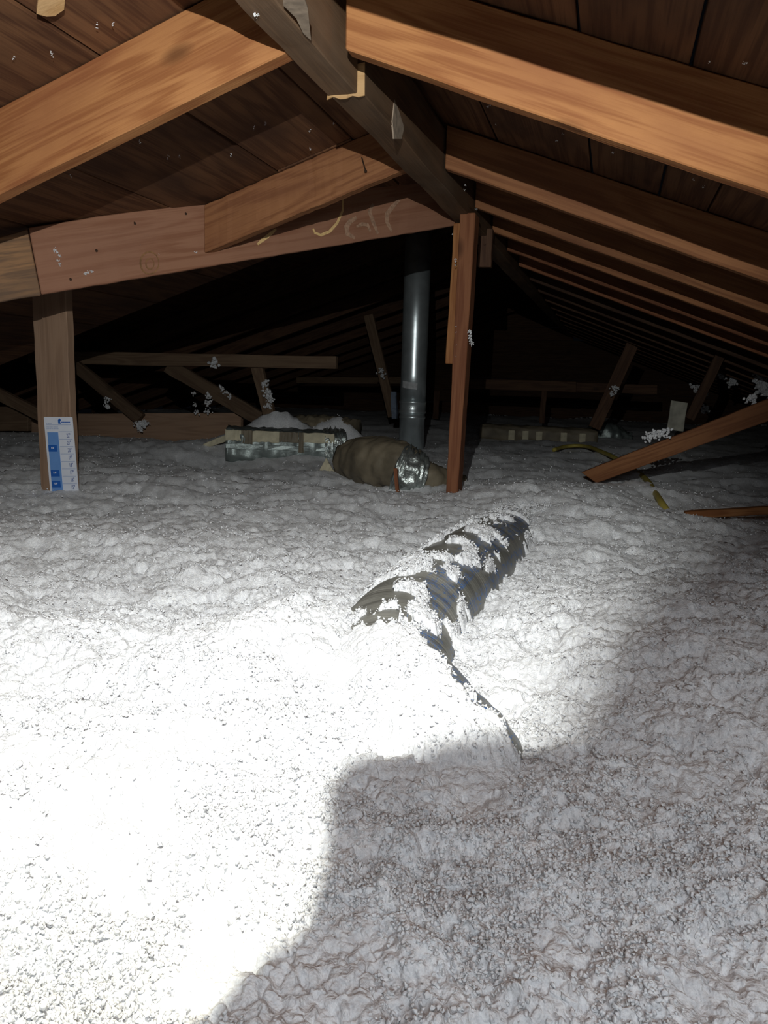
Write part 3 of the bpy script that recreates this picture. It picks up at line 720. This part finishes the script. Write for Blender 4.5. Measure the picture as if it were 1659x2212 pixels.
# round brown elbow: (735..900, 940..1060), tail to (965, 1040)
e0 = onY(752, 1000, 3.35); e1 = onY(800, 1000, 3.18); e2 = onY(860, 1008, 3.10); e3 = onY(905, 1026, 3.10); e4 = onY(980, 1045, 3.22)
elb = empty('insulated_duct_elbow', (e1.x, e1.y, -0.5))
tag(elb, 'fat brown insulated duct elbow with a shiny foil collar beside the middle post', 'duct')
sweep('jacket', [e0+Vector((0, .08, 0)), e1+Vector((0, .08, 0)), e2+Vector((0, .08, -.004)), e2.lerp(e3, .5)+Vector((0, .08, -.005))], 0.118, 0.108, M_JACKET, elb, power=0.8, wr=0.0035, seed=5, taper=lambda s: 0.80+0.22*sin(pi*min(1, s*1.15+0.12)))
sweep('foil_collar', [e2+Vector((-.005, .06, -.012)), e2.lerp(e3, .45)+Vector((0, .06, -.014)), e3+Vector((0, .08, -.012))], 0.112, 0.100, M_FOIL, elb, power=0.9, wr=0.006, seed=6, sub=10, taper=lambda s: 1.04-0.22*s)
sweep('tail', [e3.lerp(e2, .3)+Vector((0, .09, -.02)), e3+Vector((0, .09, -.022)), e4+Vector((0, .12, -.035))], 0.088, 0.078, M_JACKET, elb, power=0.9, wr=0.003, seed=7, taper=lambda s: 1-0.2*s)
# stick by the elbow
a = onY(853, 1012, 2.93); b = onY(862, 1065, 2.93)
st = beam('stick', (b.x-.004, 2.93, b.z-.1), (a.x-.006, 2.93, a.z), (a.x+.008, 2.93, a.z), (b.x+.010, 2.93, b.z-.1), (0, .012, 0), W_RED, seg=6, jit=.001, bev=.001)
tag(st, 'short brown stick poking out of the insulation before the duct elbow', 'stick')
# cream scrap under the joint
a = onY(700, 1010, 3.3)
sc_ = beam('duct_hanger_strap', onY(690, 1015, 3.35), onY(716, 1038, 3.35), onY(722, 1020, 3.35), onY(704, 990, 3.35), (0, .01, 0), M_STRAP, seg=6, jit=.002, bev=.001)
tag(sc_, 'cream scrap of tape below the joint of the foil duct', 'tape')
# left stub (425..490, 950)
a = onY(425, 968, 3.75); b = onY(492, 945, 3.75)
tg = beam('tape', onY(428, 972, 3.8), onY(492, 952, 3.8), onY(490, 938, 3.8), onY(440, 958, 3.8), (0, .02, 0), M_STRAP, seg=6, jit=.002, bev=.001)
tag(tg, 'olive flap of tape left of the foil wrapped duct', 'tape')

# ------------------------------------------------------------------ far framing
def fboard(px0, px1, wpx, Yv, mat, label, name='truss_member', cat='framing', group=None, t=0.038, Yb=None, seg=10):
    """board between two photo points; wpx = its height in photo pixels, square to the run"""
    dx, dy = px1[0]-px0[0], px1[1]-px0[1]; L_ = sqrt(dx*dx+dy*dy); nx, ny = -dy/L_*wpx/2, dx/L_*wpx/2
    if ny < 0: nx, ny = -nx, -ny
    Y2 = Yb or Yv
    a0 = onY(px0[0]+nx, px0[1]+ny, Yv); a1 = onY(px1[0]+nx, px1[1]+ny, Y2); b1_ = onY(px1[0]-nx, px1[1]-ny, Y2); b0_ = onY(px0[0]-nx, px0[1]-ny, Yv)
    o = beam(name, a0, a1, b1_, b0_, (0, t, 0), mat, seg=seg, jit=0.002)
    return tag(o, label, cat, group)
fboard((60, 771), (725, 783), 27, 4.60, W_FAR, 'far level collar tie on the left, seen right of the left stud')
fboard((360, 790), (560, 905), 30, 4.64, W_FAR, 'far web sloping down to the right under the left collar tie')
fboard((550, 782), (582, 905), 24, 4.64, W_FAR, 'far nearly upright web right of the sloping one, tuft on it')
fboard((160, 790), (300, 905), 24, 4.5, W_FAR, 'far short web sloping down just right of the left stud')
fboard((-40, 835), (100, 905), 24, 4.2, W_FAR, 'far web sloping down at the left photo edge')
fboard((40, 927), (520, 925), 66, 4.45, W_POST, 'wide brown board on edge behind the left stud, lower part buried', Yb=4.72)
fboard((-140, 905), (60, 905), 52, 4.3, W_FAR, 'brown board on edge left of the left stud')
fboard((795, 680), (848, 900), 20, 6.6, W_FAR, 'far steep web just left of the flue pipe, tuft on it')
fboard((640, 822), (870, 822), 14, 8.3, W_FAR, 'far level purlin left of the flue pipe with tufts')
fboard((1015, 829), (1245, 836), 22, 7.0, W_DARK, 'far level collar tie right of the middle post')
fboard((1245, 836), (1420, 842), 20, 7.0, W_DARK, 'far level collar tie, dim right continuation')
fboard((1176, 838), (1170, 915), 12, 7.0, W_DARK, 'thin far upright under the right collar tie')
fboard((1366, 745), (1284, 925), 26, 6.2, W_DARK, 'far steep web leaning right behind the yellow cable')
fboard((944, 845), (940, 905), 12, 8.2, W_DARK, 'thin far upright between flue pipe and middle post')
o = fboard((849, 846), (851, 905), 11, 5.6, M_STAKE, 'small blue-grey stake left of the flue pipe', name='stake', cat='stake')
# brace on the right, rising to the right edge
br3 = beam('brace', onY(1288, 1044, 3.62), onY(1900, 822, 3.3), onY(1900, 768, 3.3), onY(1256, 1021, 3.62), (0, 0.038, 0), W_TAN, seg=24)
tag(br3, 'orange brace board rising out of the insulation to the right photo edge', 'brace')
bb = beam('buried_board', onY(1480, 1122, 2.80), onY(1800, 1104, 2.90), onY(1800, 1088, 2.90), onY(1480, 1106, 2.80), (0, 0.038, 0), W_ORANGE, seg=12)
tag(bb, 'nearly buried board edge showing as an orange sliver at the right photo edge', 'board')
# pale block and the dark web it is nailed to
a = fboard((1468, 868), (1458, 930), 36, 5.4, M_BLOCK, 'pale short block hanging above the brace board, right of centre', name='wood_block', cat='block', seg=4)
fboard((1560, 760), (1490, 905), 22, 5.5, W_DARK, 'dark web behind the pale block')
# yellow cable
def gp(x, y, dz=0.0, Zg=-0.42):
    p = onZ(x, y, Zg+dz); return p
cab = [gp(1196, 972, .0), gp(1225, 964, .012), gp(1265, 964, .02), gp(1300, 976, .018), gp(1330, 990, .008), gp(1365, 1012, -.02), gp(1395, 1035, .0), gp(1412, 1060, .005), gp(1428, 1085, .005), gp(1445, 1110, -.02)]
cb = tube('cable', cab, 0.013, M_YEL, nseg=10, sub=5)
tag(cb, 'yellow cable looping over the insulation and under the orange brace', 'cable')
# far strapped duct on the right
d0 = gp(1040, 934, 0.02); d1 = gp(1290, 950, 0.02); d1.y = d0.y
fdk = empty('strapped_duct', (d0.x, d0.y, -0.5)); tag(fdk, 'far dark duct with pale straps lying low behind the yellow cable', 'duct')
sweep('jacket', [d0, d0.lerp(d1, .5), d1], 0.10, 0.075, M_JACKET, fdk, power=0.6, wr=0.003, seed=11)
for x in (1095, 1128, 1160, 1215, 1255):
    p = gp(x, 940, 0.02); p.y = d0.y-0.108; p2 = p+Vector((0.05, 0, 0))
    beam('strap', p+Vector((0, 0, -.05)), p2+Vector((0, 0, -.05)), p2+Vector((0, 0, .035)), p+Vector((0, 0, .035)), (0, .01, 0), M_STRAP, fdk, seg=4, jit=.001, bev=.001)
dm = gp(1305, 945, 0.0)
V0 = []
dome = sweep('foil_bundle', [dm+Vector((-.22, 0, -.02)), dm, dm+Vector((.22, .05, -.02))], 0.12, 0.13, M_FOILD, None, power=0.9, wr=0.006, seed=12, taper=lambda s: 0.35+0.65*sin(pi*min(max(s, .08), .92)))
tag(dome, 'dull foil covered bundle behind the yellow cable with glints', 'duct')

# ------------------------------------------------------------------ tufts of fibre stuck to wood
def lump(V, T, p, r, rnd, n=7):
    for _ in range(n*2):
        q_ = Vector(p)+Vector([rnd.gauss(0, r*0.42) for _ in range(3)]); s = r*rnd.uniform(0.14, 0.38)
        k_ = len(V)
        for d in base: V.append(q_+Vector(d)*s*rnd.uniform(0.6, 1.3))
        for t_ in tri: T.append(tuple(int(k_+x) for x in t_))
rnd = random.Random(12)
def tuft(pts, r, label, n=9, fn=onA):
    V = []; T = []
    for p in pts: lump(V, T, p, r, rnd, n)
    me = bpy.data.meshes.new('fibre_tuft'); me.from_pydata(V, [], T)
    return tag(link('fibre_tuft', me, M_INS), label, 'tuft', kind='stuff')
tuft([onA(x, y, .004) for x, y in ((118, 540), (124, 545), (128, 553), (125, 562), (129, 571))], 0.005, 'white curved fibre tuft on the left part of the slanting brace')
tuft([onA(x, y, .004) for x, y in ((184, 591), (190, 588), (197, 586))], 0.005, 'small white tuft near the lower edge of the slanting brace')
tuft([onA(424, 546, .004)], 0.004, 'tiny white tuft on the middle of the slanting brace')
tuft([onA(303, 528, .004), onA(343, 549, .004)], 0.002, 'two white specks beside the knot of the slanting brace', n=3)
tuft([onY(1016, y, 2.895) for y in (717, 726, 735)]+[onY(1019, 742, 2.895)], 0.009, 'white tuft stuck to the right edge of the middle post')
tuft([onY(984, y, 2.895) for y in (560, 565, 572)], 0.004, 'thin white tuft high on the middle post')
tuft([onY(985, y, 2.895) for y in (705, 718, 745, 770)], 0.003, 'row of white specks half way up the middle post', n=3)
tuft([onY(461, 786, 4.59)], 0.035, 'white tuft on the far left collar tie', n=14)
tuft([onY(x, y, 4.62) for x, y in ((572, 830), (577, 845), (583, 860), (580, 875))], 0.03, 'long white tuft on the far nearly upright web', n=10)
tuft([onY(x, y, 4.5) for x, y in ((308, 918), (314, 913), (300, 915), (303, 925))], 0.028, 'white star shaped tuft on the wide brown board', n=12)
tuft([onY(x, y, 4.48) for x, y in ((232, 862), (228, 875), (235, 880))], 0.022, 'white tuft on the short web right of the left stud', n=7)
tuft([onY(x, y, 4.6) for x, y in ((418, 850), (420, 875), (425, 890))], 0.02, 'thin hanging strand of fibre, left one below the collar tie', n=6)
tuft([onY(x, y, 4.6) for x, y in ((451, 855), (450, 870), (450, 888))], 0.026, 'hanging strand of fibre, right one below the collar tie', n=8)
tuft([onY(x, y, 4.63) for x, y in ((478, 840), (488, 848), (496, 856))], 0.02, 'fibre lying on the upper edge of the sloping web', n=8)
tuft([onY(x, y, 6.5) for x, y in ((823, 800), (826, 812))], 0.03, 'white tuft on the steep web left of the flue pipe', n=8)
tuft([onY(1328, 840, 6.1), onY(1326, 846, 6.1)], 0.03, 'white tuft on the far web leaning right', n=8)
tuft([onY(x, y, 6.2) for x, y in ((1640, 805), (1652, 815), (1645, 832), (1662, 828), (1655, 842))], 0.06, 'large fluffy white tuft hanging at the right photo edge', n=22)
tuft([onY(x, y, 7.0) for x, y in ((1560, 812), (1590, 815), (1580, 825), (1505, 838), (1520, 850), (1522, 885))], 0.042, 'row of dim fluffy tufts left of the large hanging tuft', n=12)
tuft([onY(x, y, 3.48) for x, y in ((1620, 862), (1630, 859), (1400, 945), (1415, 940), (1430, 936), (1440, 934), (1408, 943), (1422, 939))], 0.022, 'white fibre lying on the orange brace board', n=9)
# specks on the roof boards: countless, one object
V = []; T = []
def onLp(x, y):
    d = ray(x, y); s = (0.770-0.337*XL)/(d.z-0.337*d.x); return d*(s*0.998)
def onRp(x, y):
    d = ray(x, y); s = (0.780+0.362*XR)/(d.z+0.362*d.x); return d*(s*0.998)
for x, y in ((28, 118), (210, 50), (243, 45), (549, 271), (573, 262), (670, 278), (671, 318), (500, 330), (388, 333), (363, 335), (152, 376), (720, 262), (302, 301), (240, 180), (112, 110), (255, 500)):
    p = onLp(x, y)
    for k_ in range(2): lump(V, T, p+Vector((rnd.uniform(-.002, .002), 0, -.003-0.005*k_)), 0.0032, rnd, 3)
for x, y in ((1203, 300), (1215, 285), (1052, 227), (1070, 265), (1498, 385), (1520, 400), (1532, 130), (1610, 130), (1500, 300), (1060, 222), (1325, 325)):
    lump(V, T, onRp(x, y)+Vector((0, 0, -.004)), 0.004, rnd, 3)
for x, y in ((553, 33),):
    lump(V, T, onZ(x, y, 0.595), 0.004, rnd, 8)
for x, y in ((1003, 410), (912, 288), (1005, 400), (1028, 452), (978, 505)): lump(V, T, onY(x, y, 2.4), 0.0035, rnd, 3)
me = bpy.data.meshes.new('fibre_specks'); me.from_pydata(V, [], T)
tag(link('fibre_specks', me, M_INS), 'tiny white fibre specks clinging to the underside of the roof boards', 'fibre specks', kind='stuff')
# pale splinter at the top left, and grey cobweb line at the splice
p = [onLp(x, y) for x, y in ((82, -20), (78, 14), (100, 20), (118, 19), (138, 5), (140, -20))]
so = blob_on('splinter', [q_+Vector((0, 0, -0.012)) for q_ in p], Vector((0, 0, 0)), W_PALE, None, thick=Vector((0, 0, 0.011)))
tag(so, 'pale torn splinter hanging from the roof boards at the top left', 'splinter')
m_smear = plain('pale_smudge', (0.40, 0.31, 0.23), 0.9, noise=0.4, nscale=60)
p = [onZ(x, y, 0.5965) for x, y in ((610, -30), (648, -30), (665, 20), (672, 88), (655, 72), (640, 40), (612, 12))]
blob_on('pale_smudge', p, Vector((0, 0, 0)), m_smear, rb, thick=Vector((0, 0, 0.003)))
XS = -0.546
p = [onX(x, y, XS) for x, y in ((853, 215), (862, 240), (873, 275), (868, 300), (852, 300), (848, 262))]
blob_on('pale_smudge', p, Vector((0, 0, 0)), m_smear, rb2, thick=Vector((-0.004, 0, 0)))

# ------------------------------------------------------------------ shell: floor, end walls
def slab(name, lo, hi, mat, kind='structure', seg=1):
    lo, hi = Vector(lo), Vector(hi)
    bm = bmesh.new(); bmesh.ops.create_cube(bm, size=1)
    for v in bm.verts: v.co = Vector(((lo.x+hi.x)/2+v.co.x*(hi.x-lo.x), (lo.y+hi.y)/2+v.co.y*(hi.y-lo.y), (lo.z+hi.z)/2+v.co.z*(hi.z-lo.z)))
    me = bpy.data.meshes.new(name); bm.to_mesh(me); bm.free()
    o = link(name, me, mat)
    if kind: o['kind'] = kind
    return o
slab('floor', (-5.9, -0.75, -0.82), (2.9, 11.3, -0.80), M_PLASTER)
wb = empty('wall_back', (-0.5, 11.25, -0.8)); wb['kind'] = 'structure'
zz = -0.8
while zz < 1.25:
    xa = max(-5.8, XL+(zz-1.30)/0.337); xb = min(2.9, XR-(zz-0.80)/0.362) if zz > -0.4 else 2.9
    if zz > 0.6: xb = -0.56
    if xb-xa > 0.1:
        beam('siding_board', (xa, 11.23, zz), (xb, 11.23, zz), (xb, 11.23, zz+0.178), (xa, 11.23, zz+0.178), (0, 0.02, 0), W_DARK, wb, seg=4)
    zz += 0.18
# flat cards added above the frame, shaped to throw shade on the near floor
def shade(name, pts_px, dist, label, extra=()):
    """flat thin board at the given distance before the lamp; its outline is where the lamp's rays to those floor points pass"""
    P = []
    for x, y in pts_px:
        g = onZ(x, y, -0.425); d = g-LP; P.append(LP+d*(dist/d.dot(FWD)))
    P += [LP+RGT*r+UPV*u+FWD*dist for r, u in extra]
    n = len(P); V = P+[p-FWD*0.002 for p in P]
    Fc = [tuple(range(n)), tuple(range(n, 2*n))[::-1]]+[(i_, i_+n, (i_+1) % n+n, (i_+1) % n) for i_ in range(n)]
    me = bpy.data.meshes.new(name); me.from_pydata(V, [], Fc)
    bm = bmesh.new(); bm.from_mesh(me); bmesh.ops.recalc_face_normals(bm, faces=bm.faces); bm.to_mesh(me); bm.free()
    return tag(link(name, me, M_BLACK), label, name)
shade('floor_shade', [(702, 1700), (745, 1645), (1135, 1592), (1700, 1560), (2600, 1560), (2600, 2300), (1600, 2420), (330, 2420), (400, 2230), (560, 2055), (655, 1990), (690, 1880)], 0.08, 'added dark card shading the near floor, above the frame')
shade('side_shade', [(1150, 1640), (1235, 1450), (1350, 1290), (1490, 1150)], 0.027, 'added dark card close to the headlamp shading the right floor, above the frame', extra=((0.013, 0.002), (0.035, 0.003), (0.06, -0.016), (0.018, -0.027)))
